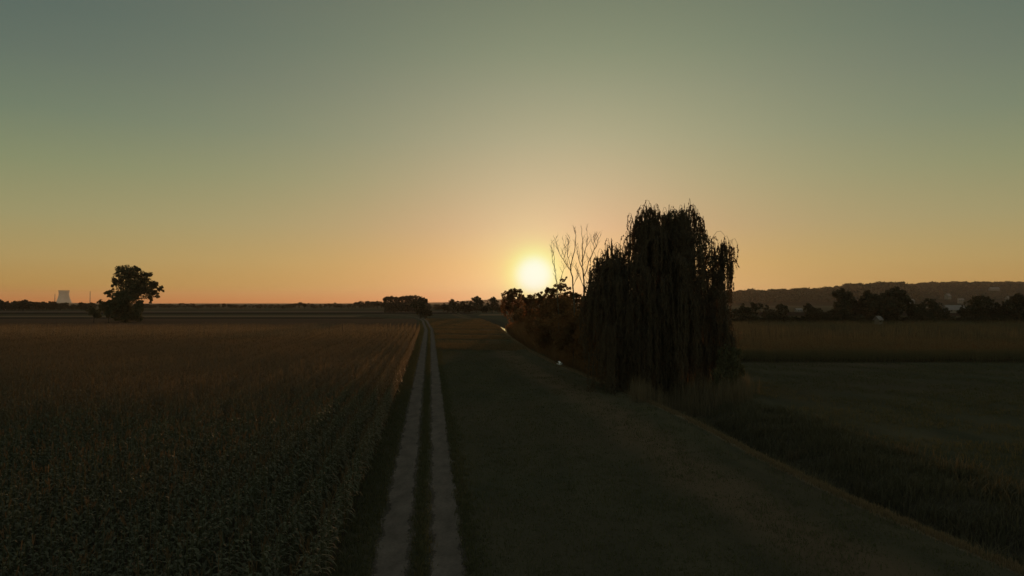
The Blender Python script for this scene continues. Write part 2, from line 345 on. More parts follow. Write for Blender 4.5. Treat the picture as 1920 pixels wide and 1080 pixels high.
near_hill = [(1300, 568), (1340, 556), (1380, 550), (1410, 548), (1440, 549), (1470, 547), (1500, 546), (1560, 544), (1585, 538), (1640, 536), (1665, 533), (1692, 535), (1720, 545), (1760, 560), (1800, 568)]
back_hill = [(1560, 568), (1620, 548), (1680, 540), (1720, 533), (1760, 531.5), (1800, 531), (1850, 531), (1920, 531), (2050, 530), (2250, 536), (2500, 552), (2700, 568)]
Xn, Zn = ridge('hill', near_hill, 2300, 350, HILLM, 1.0, 1)
Xb, Zb = ridge('hill', back_hill, 3000, 500, HILLM, 1.5, 2)
ridge('hill', [(-200, 566), (200, 568), (420, 571), (480, 569.5), (620, 569), (720, 567.5), (840, 566.5), (880, 563), (940, 561), (1010, 559), (1080, 560), (1160, 559), (1260, 553), (1340, 551), (1420, 553), (1560, 562), (1640, 568)], 8200, 700, HILLM, 1.0, 3)

# ------------------------------------------------------------------ foliage
def leaf_cloud(blobs, n, size, seed=0, shell=0.55, ratio=0.7, noise_cut=0.0, upright=0.0):
    """many small leaf-cluster faces spread through ellipsoids (cx,cy,cz,rx,ry,rz[,weight]); they gather near the surfaces, in lumps"""
    r = np.random.default_rng(seed); B = np.array([b[:6] for b in blobs], float)
    wt = np.array([(b[6] if len(b) > 6 else 1.0) * (b[3] * b[4] * b[5]) ** (2 / 3) for b in blobs]); wt /= wt.sum()
    # every ellipsoid carries sub-lumps that break up its outline
    P = []
    for b, k in zip(B, r.multinomial(n, wt)):
        if k == 0: continue
        nl = max(9, int(k / 34)); d = r.normal(size=(nl, 3)); d /= np.linalg.norm(d, axis=1)[:, None]
        lc = d * (r.random((nl, 1)) ** 0.5) * 0.93; lr = r.uniform(0.16, 0.34, nl)
        j = r.integers(0, nl, k); q = r.normal(size=(k, 3)); q /= np.linalg.norm(q, axis=1)[:, None]
        q *= (shell + (1 - shell) * r.random((k, 1))) ** 0.6
        p = lc[j] + q * lr[j][:, None]
        P.append(b[:3] + p * b[3:6])
    P = np.vstack(P); k = len(P)
    a = r.normal(size=(k, 3)); a[:, 2] *= (1 - upright); a /= np.linalg.norm(a, axis=1)[:, None]
    c = np.cross(a, r.normal(size=(k, 3))); c /= np.linalg.norm(c, axis=1)[:, None]
    s = size * r.uniform(0.6, 1.4, (k, 1)); a *= s; c *= s * ratio
    V = np.stack([P - a - c * 0.4, P + c, P + a + c * 0.2, P - c * 0.9 + a * 0.1], 1).reshape(-1, 3)
    return V, np.arange(4 * k).reshape(-1, 4)
def trunk_mesh(name, H, r0, limbs, seed, lean=0.0, side=6):
    """a tapered trunk with limbs that run to the given end points"""
    r = random.Random(seed); mb = MB(); n = 7
    pts = [(lean * (i / n) ** 2 * H + r.uniform(-.02, .02) * H * (i > 0), r.uniform(-.02, .02) * H * (i > 0), H * i / n) for i in range(n + 1)]
    mb.tube(pts, [r0 * (1.35 if i == 0 else 1 - 0.75 * i / n) for i in range(n + 1)], side)
    for (x, y, z) in limbs:
        k = r.randint(2, n - 1); p0 = np.array(pts[k]); p1 = np.array((x, y, z))
        L = [p0 + (p1 - p0) * t + np.array((0, 0, 1)) * sin(t * pi) * 0.08 * np.linalg.norm(p1 - p0) * r.uniform(-1, 1) for t in np.linspace(0, 1, 6)]
        mb.tube(L, [r0 * 0.42 * (1 - 0.85 * t) for t in np.linspace(0, 1, 6)], 5)
    return mb.mesh(name, True)

def tree_kind(seed, H=10.0, W=4.0, n=1500, size=0.35, low=0.12, style='round'):
    """blobs of a crown that fills height low*H..H and half-width W"""
    r = random.Random(seed); B = []
    if style == 'round':
        B.append((0, 0, H * (0.5 + low / 2), W * 0.8, W * 0.8, H * (0.5 - low / 2) * 0.95))
        for i in range(7):
            a = r.uniform(0, 2 * pi); h = r.uniform(0.3, 0.85); q = W * (0.62 if h < 0.65 else 0.4) * r.uniform(0.7, 1.1)
            B.append((q * cos(a), q * sin(a), H * h, W * r.uniform(0.3, 0.48), W * r.uniform(0.3, 0.48), H * r.uniform(0.11, 0.2)))
        B.append((r.uniform(-.2, .2) * W, 0, H * 0.9, W * 0.36, W * 0.36, H * 0.1))
    elif style == 'box':
        B.append((0, 0, H * 0.5, W * 0.95, W * 0.9, H * 0.45)); 
        for sx_ in (-1, 1):
            B.append((sx_ * W * 0.5, 0, H * 0.82, W * 0.55, W * 0.5, H * 0.17)); B.append((sx_ * W * 0.55, 0, H * 0.25, W * 0.5, W * 0.5, H * 0.25))
        B.append((0, 0, H * 0.86, W * 0.6, W * 0.5, H * 0.14))
    elif style == 'wide':
        for i in range(8):
            a = r.uniform(0, 2 * pi); q = W * r.uniform(0.1, 0.75)
            B.append((q * cos(a), q * sin(a), H * r.uniform(0.35, 0.8), W * r.uniform(0.35, 0.5), W * 0.4, H * r.uniform(0.15, 0.25)))
        B.append((0, 0, H * 0.4, W * 0.85, W * 0.8, H * 0.38))
    elif style == 'loose':
        for i in range(9):
            a = r.uniform(0, 2 * pi); q = W * r.uniform(0.1, 0.7)
            B.append((q * cos(a), q * sin(a), H * r.uniform(0.3, 0.92), W * r.uniform(0.22, 0.36), W * 0.3, H * r.uniform(0.07, 0.13)))
    V, F = leaf_cloud(B, n, size, seed)
    V[:, 2] = np.maximum(V[:, 2], 0.05)
    crown = mesh_np('crown', V, F); crown.materials.append(M_LEAF_FAR)
    tr = trunk_mesh('trunk', H * 0.72, H * 0.028, [(b[0], b[1], b[2]) for b in B[1:7]], seed, 0.0, 5); tr.materials.append(M_BARK)
    return crown, tr, H
wood_crown, wood_trunk, _h = tree_kind(27, 10, 4.2, 2600, 0.36, 0.02, 'box'); wood_crown.materials[0] = M_WOOD_HAZED
KINDS = [tree_kind(21, 10, 4.2, 2200, 0.33, 0.05, 'round'), tree_kind(22, 10, 3.6, 2000, 0.33, 0.05, 'round'), tree_kind(23, 10, 5.6, 2400, 0.36, 0.05, 'wide'),
         tree_kind(24, 10, 5.0, 1300, 0.32, 0.1, 'loose'), tree_kind(25, 10, 4.2, 2600, 0.36, 0.02, 'box'), tree_kind(26, 10, 4.8, 2200, 0.35, 0.03, 'wide'), (wood_crown, wood_trunk, _h)]
def put_tree(name, D, pxx, top, kind, sw, label, cat, group=None, base_z=0.0):
    """one tree or bush; top is a photo row, sw scales its width"""
    cr, tr, H = KINDS[kind]; s = (ph(top, D) - base_z) / H
    o = empty(name, (px(pxx, D), D, base_z), random.uniform(0, 6.28), (s * sw, s * sw, s)); tag(o, label, cat, group)
    link('crown', cr, None, o); link('trunk', tr, None, o); return o

# --- tree line on the left horizon, in front of the cooling tower
random.seed(3)
prof = [(-120, 560), (-60, 561), (0, 561), (12, 561), (20, 566), (45, 560), (60, 564), (78, 565), (86, 562), (100, 566), (122, 566), (135, 570), (152, 567), (175, 568)]
x = -110
GL = 'trees of the left horizon line'
while x < 178:
    top = np.interp(x, [p[0] for p in prof], [p[1] for p in prof]) + random.uniform(-1.5, 1.8)
    put_tree('tree', random.uniform(690, 780), x, top, random.choice([0, 1, 2, 5, 2]), random.uniform(1.1, 1.6), 'dark distant tree in the hedge line below the cooling tower', 'tree', GL)
    x += random.uniform(5.5, 9)
# --- long thin tree line between the oak and the flat-topped wood
prof = [(270, 571), (300, 569.5), (330, 570), (350, 568), (372, 571), (420, 568.5), (450, 571), (520, 571), (560, 567), (575, 569), (600, 571), (620, 567.5), (650, 570), (670, 566), (705, 562), (716, 568)]
x = 262
while x < 722:
    top = np.interp(x, [p[0] for p in prof], [p[1] for p in prof]) + random.uniform(-1.2, 1.2)
    put_tree('tree', random.uniform(900, 1080), x, top, random.choice([0, 1, 2, 5, 3]), random.uniform(1.3, 2.2), 'small dark tree in the thin far line between oak and flat-topped wood', 'tree', 'trees of the thin far line')
    x += random.uniform(6, 10)
# --- flat-topped wood
for i, (x, top, D) in enumerate([(724, 556.5, 560), (731, 555, 556), (738, 556, 566), (746, 556.5, 600), (753, 555.5, 600), (760, 554.5, 606), (767, 554, 600), (774, 553.5, 610), (780, 555, 602), (788, 560, 610), (797, 566, 604), (804, 569, 620)]):
    put_tree('tree', D, x, top, 6, 0.85, 'even-topped tree packed into the flat-topped wood left of the track tree', 'tree', 'trees of the flat-topped wood')
put_tree('tree', 352, 788, 555.5, 0, 1.25, 'round dark tree standing at the far bend of the farm track', 'tree')
put_tree('bush', 356, 798, 577, 5, 1.5, 'low bush at the right foot of the round track tree', 'bush')
# --- small hedges between the wood and the sun
for x, top, k in [(822, 569, 2), (832, 570.5, 1)]:
    put_tree('tree', 720, x, top, k, 1.6, 'tiny dark tree on the horizon just right of the track tree', 'tree', 'tiny horizon trees right of the track tree')
for x, top, D, k, sw, lab in [(839, 565, 560, 2, 1.2, 'low spreading tree, leftmost of the five between track tree and sun'),
                              (849, 560.5, 540, 1, 1.1, 'pointed tree, second from the left between the track tree and the sun'),
                              (870, 561.5, 550, 5, 1.5, 'broad low tree in the middle of the five left of the sun'),
                              (894, 554.5, 540, 0, 1.25, 'tall domed tree, fourth of the five left of the sun'),
                              (923, 556, 540, 0, 1.2, 'round tree standing nearest the riverside bushes, left of the sun')]:
    put_tree('tree', D, x, top, k, sw, lab, 'tree')
for x in (858, 880, 905, 912, 934):
    put_tree('bush', 560, x, 572 + random.uniform(-2, 2), 5, 1.9, 'low hedge bush filling the gaps between the domed trees left of the sun', 'bush', 'hedge bushes left of the sun')

# --- right-hand tree line at the far edge of the right cornfield
R = [(1368, 575, 262, 5, 1.1, 'low bushy tree showing just behind the right skirt of the willow'), (1404, 561, 268, 2, 0.95, 'spreading tree at the left end of the right-hand tree line'), (1434, 571, 275, 3, 0.7, 'thin loose tree in the gap near the left end of the right-hand line'),
     (1465, 568, 266, 0, 1.0, 'small round tree, third from the left in the right-hand tree line'), (1517, 568, 266, 1, 1.05, 'small narrow tree beside the pale gap in the right-hand tree line'), (1548, 582, 264, 5, 1.2, 'low shrubby tree left of the tall round tree on the right'),
     (1580, 539, 268, 0, 1.0, 'tall round tree rising against the wooded hill'), (1624, 544, 272, 1, 0.85, 'slim tree between the tall round tree and the biggest broad tree'), (1653, 540, 264, 2, 0.92, 'biggest broad tree of the right-hand line, reaching the hill crest'),
     (1681, 536, 268, 0, 1.0, 'tall tree forming the right shoulder of the biggest clump'), (1708, 563, 270, 5, 0.9, 'lower tree sloping down right of the biggest clump'), (1746, 553, 330, 2, 0.9, 'hazier broad tree standing back left of the barn'),
     (1834, 546, 268, 2, 0.85, 'broad tree right of the long pale barn roof'), (1866, 561, 290, 5, 0.9, 'medium tree between the two broad trees at the far right'), (1913, 549, 266, 0, 1.25, 'broad dark tree cut by the right edge of the photo'),
     (1965, 552, 268, 2, 1.0, 'spreading tree beyond the right edge of the photo')]
R += [(1390, 574, 330, 2, 1.3, 'far hazy tree behind the left end of the right-hand line'), (1447, 577, 340, 5, 1.4, 'far hazy tree in the gap left of the small round tree'), (1532, 574, 350, 2, 1.2, 'far hazy tree right of the small narrow tree'),
      (1603, 558, 310, 2, 1.0, 'hazy tree filling the gap right of the tall round tree'), (1638, 552, 300, 0, 1.1, 'dark tree joined to the left flank of the biggest broad tree'), (1668, 543, 275, 2, 0.9, 'dark tree in the middle of the biggest clump'),
      (1725, 566, 300, 5, 1.2, 'low dark tree left of the hazy broad tree'), (1770, 574, 300, 5, 1.0, 'low tree just left of the pale barn'), (1812, 566, 290, 2, 0.8, 'dark tree whose left side stands right of the barn'),
      (1848, 556, 285, 1, 1.0, 'dark tree touching the broad tree right of the barn'), (1886, 566, 300, 5, 1.3, 'low dark tree between the last two broad trees'), (1902, 556, 275, 1, 1.1, 'dark tree at the left flank of the tree cut by the right edge')]
for x, top, D, k, sw, lab in R: put_tree('tree', D, x, top, k, sw, lab, 'tree')
x = 1362
while x < 2010:
    put_tree('bush', random.uniform(262, 272), x, random.uniform(584, 592), random.choice([5, 2]), random.uniform(1.2, 1.7), 'low dark hedge bush at the foot of the right-hand tree line', 'bush', 'hedge bushes under the right-hand tree line')
    x += random.uniform(12, 19)

# --- woodland that covers the hills, read as one mass
def wood(name, label, pts, Dist, depth, n, size, seed, crest=True, hmax=11.0):
    r = np.random.default_rng(seed)
    xs = r.uniform(pts[0][0], pts[-1][0], n); ys = np.interp(xs, [p[0] for p in pts], [p[1] for p in pts])
    t = -r.random(n) ** 1.0 * 0.8; t[: n // 2] = r.uniform(-0.04, 0.04, n // 2)
    prof = np.cos(t * pi / 2) ** 1.2; Z = (ph(ys, Dist) - 1.0) * prof
    X = px(xs, Dist) * (1 + t * depth / Dist * 0.9); Y = Dist + t * depth
    big = 0.75 + 0.18 * np.sin(xs * 0.31 + seed) + 0.14 * np.sin(xs * 0.13 + 1)   # uneven heights along the crest
    h = hmax * np.clip(big, 0.25, 1.5) * r.uniform(0.35, 1.25, n)
    k = 9; P = np.repeat(np.stack([X, Y, Z], 1), k, 0); hh = np.repeat(h, k)
    P += np.stack([r.normal(0, 0.45, n * k) * hh, r.normal(0, 0.45, n * k) * hh, r.uniform(-0.1, 1, n * k) * hh], 1)
    a = r.normal(size=(n * k, 3)); a /= np.linalg.norm(a, axis=1)[:, None]; c_ = np.cross(a, r.normal(size=(n * k, 3))); c_ /= np.linalg.norm(c_, axis=1)[:, None]
    s = size * r.uniform(0.6, 1.3, (n * k, 1)); a *= s; c_ *= s * 0.8
    V = np.stack([P - a, P + c_, P + a, P - c_], 1).reshape(-1, 3)
    o = link(name, mesh_np(name, V, np.arange(len(V)).reshape(-1, 4)), M_LEAF_FAR); tag(o, label, 'woodland', None, 'stuff')
wood('hill_woodland', 'dark woodland covering the nearer hill behind the right-hand trees', near_hill[1:-2], 2300, 350, 5200, 2.6, 5)
wood('hill_woodland', 'hazy woodland along the crest of the far right hill', back_hill[2:-2], 3000, 500, 3600, 2.6, 6, hmax=9.0)

# ------------------------------------------------------------------ field oak with its undergrowth, left
def designed_tree(name, D, basepx, blobs, n, size, mtl, label, cat, trunkH, r0, limbs=True, seed=1, bmat=M_BARK, depth=0.8, base_z=0.0, full=1.05, group=None):
    bx_ = px(basepx, D); o = empty(name, (bx_, D, base_z)); tag(o, label, cat, group); r = random.Random(seed); B = []
    for (cx, cy, rx, rz, *w_) in blobs:
        rx *= full; rz *= full; q = rx * D / 1297; B.append((px(cx, D) - bx_, r.uniform(-0.6, 0.6) * q * depth, ph(cy, D) - base_z, q, q * depth, rz * D / 1297, *(w_ or [1.0])))
    V, F = leaf_cloud(B, n, size, seed, 0.4)
    V[:, 2] = np.maximum(V[:, 2], 0.03)
    link('crown', mesh_np('crown', V, F), mtl, o)
    link('trunk', trunk_mesh('trunk', trunkH, r0, [(b[0], b[1], b[2]) for b in B], seed, 0, 8), bmat, o)
    return o
designed_tree('oak_tree', 280, 237, [(239, 511, 21, 12), (226, 506, 8, 7), (256, 505, 9, 7), (270, 516, 12, 9, .8), (216, 528, 11, 11, .9), (247, 538, 29, 22), (290, 533, 11, 9), (302, 542, 7, 7), (281, 551, 14, 10, .7), (283, 562, 6, 6, .6),
               (203, 549, 11, 9, .6), (238, 562, 22, 16, 1.2), (240, 585, 17, 14, 1.2), (236, 599, 14, 7, 1.2), (222, 556, 12, 12)], 24000, 0.30, M_LEAF,
              'big lone oak with a ragged crown standing in the left field', 'tree', 17, 0.75, seed=5, full=1.14)
designed_tree('bush', 276, 205, [(208, 577, 22, 14), (196, 572, 12, 10), (222, 570, 12, 12), (210, 590, 12, 9), (192, 566, 7, 6, .35)], 5000, 0.34, M_LEAF, 'dense bush leaning against the left side of the lone oak', 'bush', 5, 0.25, seed=6)
designed_tree('bush', 284, 177, [(176, 584, 10, 9), (184, 588, 10, 9)], 1600, 0.34, M_LEAF, 'small low bush at the far left end of the oak clump', 'bush', 3, 0.2, seed=7)
designed_tree('bush', 277, 262, [(261, 582, 9, 19), (258, 595, 8, 9), (264, 570, 8, 9)], 2600, 0.32, M_LEAF, 'tall narrow bush under the right side of the lone oak', 'bush', 6, 0.2, seed=8)

# ------------------------------------------------------------------ riverside bushes below the sun
RB = [(964, 242, [(956, 556, 14, 13), (966, 549, 12, 9), (950, 575, 11, 22), (968, 575, 18, 24), (975, 552, 9, 9)], 5200, 0.26, 'clumpy bush with a sharp left edge just left of the sun'),
      (992, 205, [(988, 560, 13, 12), (999, 564, 12, 14), (994, 582, 20, 24)], 3600, 0.24, 'glowing bush directly below the sun'),
      (1018, 180, [(1012, 561, 12, 11), (1022, 556, 12, 12), (1018, 584, 22, 28)], 3800, 0.22, 'bush below and just right of the sun disc'),
      (1036, 150, [(1034, 549, 12, 12), (1043, 541, 8, 9, .5), (1038, 585, 24, 34)], 4200, 0.20, 'feathery bush rising right of the sun'),
      (1056, 128, [(1052, 540, 12, 11, .5), (1058, 525, 9, 9, .25), (1066, 548, 11, 11, .6), (1056, 590, 30, 40)], 5200, 0.18, 'loose bush at the feet of the bare dead trees'),
      (1084, 112, [(1080, 560, 14, 12), (1094, 566, 12, 14), (1086, 605, 32, 44)], 5200, 0.16, 'dark bush between the dead trees and the willow'),
      (1118, 96, [(1112, 575, 20, 20), (1120, 620, 40, 50)], 5200, 0.16, 'dark bush tucked under the left skirt of the willow'),
      (1020, 215, [(1010, 592, 26, 14), (1040, 590, 26, 16)], 2600, 0.24, 'low thicket behind the glowing bushes'),
      (1040, 120, [(1040, 622, 30, 30), (1015, 628, 22, 22)], 3600, 0.18, 'low thicket on the stream bank in front of the glowing bushes')]
RB += [(1062, 140, [(1058, 572, 22, 18), (1062, 600, 26, 26)], 3600, 0.20, 'dark bush filling the view beneath the middle dead tree'),
       (1075, 98, [(1070, 610, 26, 26), (1084, 632, 28, 30), (1058, 640, 22, 24)], 4600, 0.16, 'dense low bush in front of the dead tree trunks'),
       (1108, 86, [(1104, 628, 26, 34), (1116, 652, 26, 30), (1092, 655, 18, 24)], 5200, 0.15, 'dense dark bush at the left foot of the willow'),
       (1005, 160, [(1002, 612, 22, 18), (1018, 616, 22, 20)], 2600, 0.20, 'low bush on the bank below the feathery bush'),
       (980, 225, [(974, 594, 22, 14), (988, 598, 16, 12)], 2200, 0.24, 'low bush between the sharp-edged bush and the stream'),
       (1140, 76, [(1134, 668, 26, 40), (1150, 690, 22, 30)], 4800, 0.14, 'bush in the deep shade of the willow on the stream side')]
for i, (bpx, D, bl, n, s, lab) in enumerate(RB):
    bz = float(ground_z(px(bpx, D), D))
    designed_tree('bush', D, bpx, bl, n, s, M_BUSH, lab, 'bush', (ph(bl[0][1], D) - bz) * 0.8, 0.12, seed=30 + i, base_z=bz)

# ------------------------------------------------------------------ dead trees
def dead_tree(D, limbs, label, seed, basepx):
    """limbs: polylines in photo columns/rows at distance D; twigs fork off them again and again"""
    r = random.Random(seed); bx_ = px(basepx, D); bz = float(ground_z(bx_, D))
    o = empty('dead_tree', (bx_, D, bz)); tag(o, label, 'tree'); tr = MB(); br = MB()
    def twig(p, d, L, rad, lvl):
        d = np.array(d, float); d /= np.linalg.norm(d); pts = [p]; n = 5
        for k in range(n):
            d = d + np.array((r.uniform(-.13, .13), r.uniform(-.13, .13), 0.07)); d /= np.linalg.norm(d); pts.append(pts[-1] + d * L / n)
        br.tube(pts, [rad * (1 - 0.8 * k / n) for k in range(n + 1)], 4 if lvl < 2 else 3)
        if lvl < 3:
            for k in range(1, n + 1):
                if r.random() < 0.75:
                    side = np.array((r.choice((-1, 1)) * r.uniform(.35, .8), r.uniform(-.6, .6), r.uniform(-.1, .3)))
                    twig(pts[k], d + side, L * r.uniform(0.3, 0.6), rad * (1 - 0.15 * k) * 0.55, lvl + 1)
    for li, (pl, r0, dy) in enumerate(limbs):
        r0 *= 0.54; P = [np.array((px(a, D) - bx_, dy * (i / max(1, len(pl) - 1)), ph(b, D) - bz)) for i, (a, b) in enumerate(pl)]; Q = []
        for i in range(len(P) - 1):
            for t in (0, .25, .5, .75): Q.append(P[i] * (1 - t) + P[i + 1] * t + np.array((r.uniform(-.08, .08), r.uniform(-.08, .08), 0)))
        Q.append(P[-1]); n = len(Q)
        (tr if li == 0 else br).tube(Q, [r0 * (1 - 0.88 * i / (n - 1)) + 0.008 for i in range(n)], 6)
        for i in range(n // 4 if li else int(n * 0.4), n):
            if r.random() < 0.85: twig(Q[i], (r.choice((-1, 1)) * r.uniform(.25, .8), r.uniform(-.7, .7), r.uniform(0.7, 1.6)), r.uniform(0.9, 2.4) * (1 - 0.68 * i / n), 0.030, 1)
    link('trunk', tr.mesh('trunk', True), M_DEAD, o); link('branches', br.mesh('branches', True), M_DEAD, o)
dead_tree(108, [([(1048, 640), (1046, 560), (1043, 520), (1037, 492), (1034, 455)], 0.13, 0.3), ([(1041, 508), (1038, 475), (1040, 448)], 0.05, -0.5), ([(1046, 560), (1049, 530), (1058, 505), (1066, 497)], 0.05, 0.8)], 'slender dead sapling nearest the sun disc', 1, 1048)
dead_tree(100, [([(1078, 640), (1076, 560), (1073, 520), (1070, 500), (1078, 470), (1080, 440), (1078, 428)], 0.22, 0.4), ([(1072, 508), (1058, 492), (1046, 470), (1041, 450)], 0.10, -0.8),
                ([(1060, 494), (1059, 470), (1056, 452)], 0.05, -0.5), ([(1070, 500), (1064, 478), (1066, 455), (1070, 442)], 0.06, 1.0), ([(1074, 540), (1083, 520), (1088, 512)], 0.05, 1.2)], 'bare forked dead tree in the middle of the three', 2, 1078)
dead_tree(92, [([(1095, 660), (1094, 560), (1095, 525), (1092, 500), (1093, 470), (1092, 428)], 0.26, 0.5), ([(1093, 505), (1084, 485), (1080, 462)], 0.09, -0.8), ([(1092, 490), (1098, 470), (1102, 450), (1101, 427)], 0.08, 0.5),
               ([(1095, 518), (1104, 492), (1112, 472), (1117, 462), (1124, 444)], 0.10, -1.0), ([(1114, 466), (1113, 452), (1112, 444)], 0.04, -.4), ([(1095, 540), (1086, 515), (1079, 500)], 0.07, .9), ([(1096, 545), (1106, 520), (1112, 505)], 0.07, .9)],
          'thickest bare dead tree, right beside the weeping willow', 3, 1095)

# ------------------------------------------------------------------ weeping willow
def willow():
    D0 = 66.0; bx_ = px(1242, D0); bz = float(ground_z(bx_, D0)); r = np.random.default_rng(23)
    o = empty('willow_tree', (bx_, D0, bz)); tag(o, 'huge weeping willow with hanging strands on the stream bank', 'tree')
    # outline of the crown: photo column, row of the top
    HX = [1098, 1106, 1116, 1128, 1140, 1152, 1168, 1178, 1184, 1192, 1204, 1216, 1232, 1248, 1262, 1280, 1296, 1306, 1314, 1320, 1328, 1336, 1346, 1356, 1366, 1372, 1380, 1386]
    HY = [580, 524, 490, 468, 454, 450, 456, 462, 430, 396, 388, 378, 388, 382, 386, 384, 378, 380, 396, 424, 424, 452, 456, 446, 454, 500, 516, 540]
    FT = []                                                        # column, top row, radius, depth, strand length factor, strands per tassel
    for fx in (1102, 1106, 1112, 1122, 1134, 1146, 1158, 1170, 1182, 1190, 1200, 1212, 1226, 1240, 1254, 1270, 1284, 1297, 1308, 1318, 1330, 1342, 1352, 1360, 1366, 1370):
        FT.append((fx, np.interp(fx, HX, HY) + r.uniform(0, 10), r.uniform(0.35, 0.75) * (0.6 if fx > 1335 else 1.0), r.uniform(-0.6, 0.6), r.uniform(0.5, 1.0), 4))
    for i in range(44):                                            # dense dome of the main crown
        fx = r.uniform(1196, 1306); FT.append((fx, np.interp(fx, HX, HY) + r.uniform(6, 62), r.uniform(0.5, 1.0), r.normal(0, 1.3), r.uniform(0.6, 1.2), 6))
    for i in range(26):
        fx = r.uniform(1108, 1182); FT.append((fx, np.interp(fx, HX, HY) + r.uniform(8, 60), r.uniform(0.4, 0.8), r.normal(0, 0.9), r.uniform(0.5, 1.0), 6))
    for i in range(95):
        fx = r.uniform(1110, 1356); ht = np.interp(fx, HX, HY); wide_ = 1 - abs(fx - 1240) / 160
        fd = r.normal(0, 1) * (1.2 + 2.6 * max(wide_, 0.1)); fd = np.clip(fd, -5.0, 4.0)
        top_ = max(ht + 8, min(ht + abs(fd) * 16 + 6, 640)); fy = top_ + (720 - top_) * r.random() ** 1.5 * 0.8
        if fd > 1.0 and fy > 500: continue
        if fy > 520 and fd > -1.5: fd = -1.5 - r.random() * 2.5
        FT.append((fx, fy, r.uniform(0.6, 1.5), fd, r.uniform(0.6, 1.6), 5))
    for i in range(34):                                            # the skirt that faces the meadow
        fx = r.uniform(1128, 1340); FT.append((fx, r.uniform(530, 640), r.uniform(0.8, 1.5), -2.5 - 2.5 * r.random() * (1 - abs(fx - 1240) / 160), r.uniform(0.8, 1.7), 5))
    LP = []; tw = MB(); apex = []
    for (fx, fy, fr, fd, lf, ns0) in FT:
        D = D0 + fd; cx = px(fx, D) - bx_; cz = ph(fy, D) - bz; apex.append((cx, fd, cz - 1.0))
        ncl = 3 + int(fr * 3.5); cang = r.uniform(0, 2 * pi, ncl); crad = fr * r.uniform(0.4, 1.25, ncl)
        clen = lf * (2.0 + r.exponential(2.0, ncl)); cdrop = r.uniform(0, 0.9, ncl)
        for c_ in range(ncl):
            for s in range(r.integers(ns0 - 1, ns0 + 4)):
                wisp = s == 0 and ns0 == 4; a = cang[c_] + r.normal(0, 0.14); q = crad[c_] * r.uniform(0.88, 1.12) * (1.5 if wisp else 1)
                peak = 1.1 - cdrop[c_] * 0.6 + (r.uniform(0.1, 0.75 if wisp else 0.35) if s == 0 else -r.uniform(0, 0.3)); L0 = np.array((cx, fd, cz - 1.1)); pts = []
                for t in (0, .25, .5, .75, 1.0): pts.append(L0 + np.array((cos(a) * q * t, sin(a) * q * t, peak * sin(t * pi * 0.76))))
                zt = pts[-1][2]; bot = max(zt - clen[c_] * r.uniform(0.6, 1.25) - 0.3, 0.35); sw = r.normal(0, 0.16, 2); wv = r.uniform(0, 6.28); nseg = 7
                for k in range(1, nseg + 1):
                    t = k / nseg; pts.append(np.array((pts[4][0] + sw[0] * t * t + cos(a) * 0.15 * t + 0.05 * sin(wv + t * 5), pts[4][1] + sw[1] * t * t + 0.05 * cos(wv + t * 4), zt + (bot - zt) * t)))
                pts = np.array(pts)
                if s < 2: tw.tube(pts[:8], np.linspace(0.024, 0.009, 8), 3)
                seg = np.linalg.norm(np.diff(pts, axis=0), axis=1); cum = np.concatenate([[0], np.cumsum(seg)]); Lt = cum[-1]
                nl = int(Lt * r.uniform(9, 17)); tt = np.sort(r.uniform(0.38 if wisp else (0.10 if s else 0.0), 1, nl) ** 0.9) * Lt
                tt = tt[np.sin(tt * r.uniform(2, 4.5) + r.uniform(0, 6)) > -0.7]
                p = np.stack([np.interp(tt, cum, pts[:, i]) for i in range(3)], 1); LP.append(p + r.normal(0, 0.032, p.shape))
    P = np.vstack(LP); k = len(P); print('willow leaves', k)
    a = r.normal(0, 0.36, (k, 3)); a[:, 2] = -1; a /= np.linalg.norm(a, axis=1)[:, None]; s = r.uniform(0.10, 0.20, (k, 1))
    c_ = np.cross(a, r.normal(size=(k, 3))); c_ /= np.linalg.norm(c_, axis=1)[:, None]
    V = np.stack([P - a * s * .5, P + c_ * 0.036, P + a * s, P - c_ * 0.036], 1).reshape(-1, 3)
    IB = [(-0.2, 0.3, ph(455, D0) - bz, 2.6, 2.2, 3.0), (0.9, 0.0, ph(440, D0) - bz, 2.2, 2.0, 2.6), (px(1150, D0) - bx_, 0, ph(520, D0) - bz, 1.6, 1.6, 2.0), (px(1300, D0) - bx_, 0, ph(500, D0) - bz, 2.4, 2.0, 2.2),
          (0.4, -.5, ph(650, D0) - bz, 5.0, 3.4, 3.8), (px(1170, D0) - bx_, -.5, ph(630, D0) - bz, 3.0, 2.4, 3.6), (px(1335, D0) - bx_, -.5, ph(640, D0) - bz, 2.2, 2.2, 3.2), (px(1200, D0) - bx_, .5, ph(500, D0) - bz, 1.8, 1.6, 2.2)]
    V2, F2 = leaf_cloud(IB, 11000, 0.14, 91, 0.3, 0.35, upright=0.0)
    V2[:, 2] = np.maximum(V2[:, 2], 0.4)
    V = np.vstack([V, V2]); link('crown', mesh_np('crown', V, np.arange(len(V)).reshape(-1, 4)), M_WILLOW, o)
    link('twigs', tw.mesh('twigs', True), M_BARK, o)
    tr = MB(); rr = random.Random(3)
    tp = [(0, 0, -0.3), (0.1, 0, 1.5), (0.0, 0.1, 3.2), (-0.2, 0, 5.0)]; tr.tube(tp, [0.85, 0.62, 0.55, 0.5], 10)
    for (x, y, z) in apex[::3]:
        p0 = np.array((-0.2 + rr.uniform(-.3, .3), 0, min(rr.uniform(3.0, 5.2), z * 0.7))); p1 = np.array((x, y, z))
        T = np.linspace(0, 1, 7); Q = [p0 + (p1 - p0) * np.array((t ** 1.3, t ** 1.3, t ** 0.85)) for t in T]
        tr.tube(Q, [0.22 * (1 - 0.86 * t) for t in T], 6)
    link('trunk', tr.mesh('trunk', True), M_BARK, o)
willow()
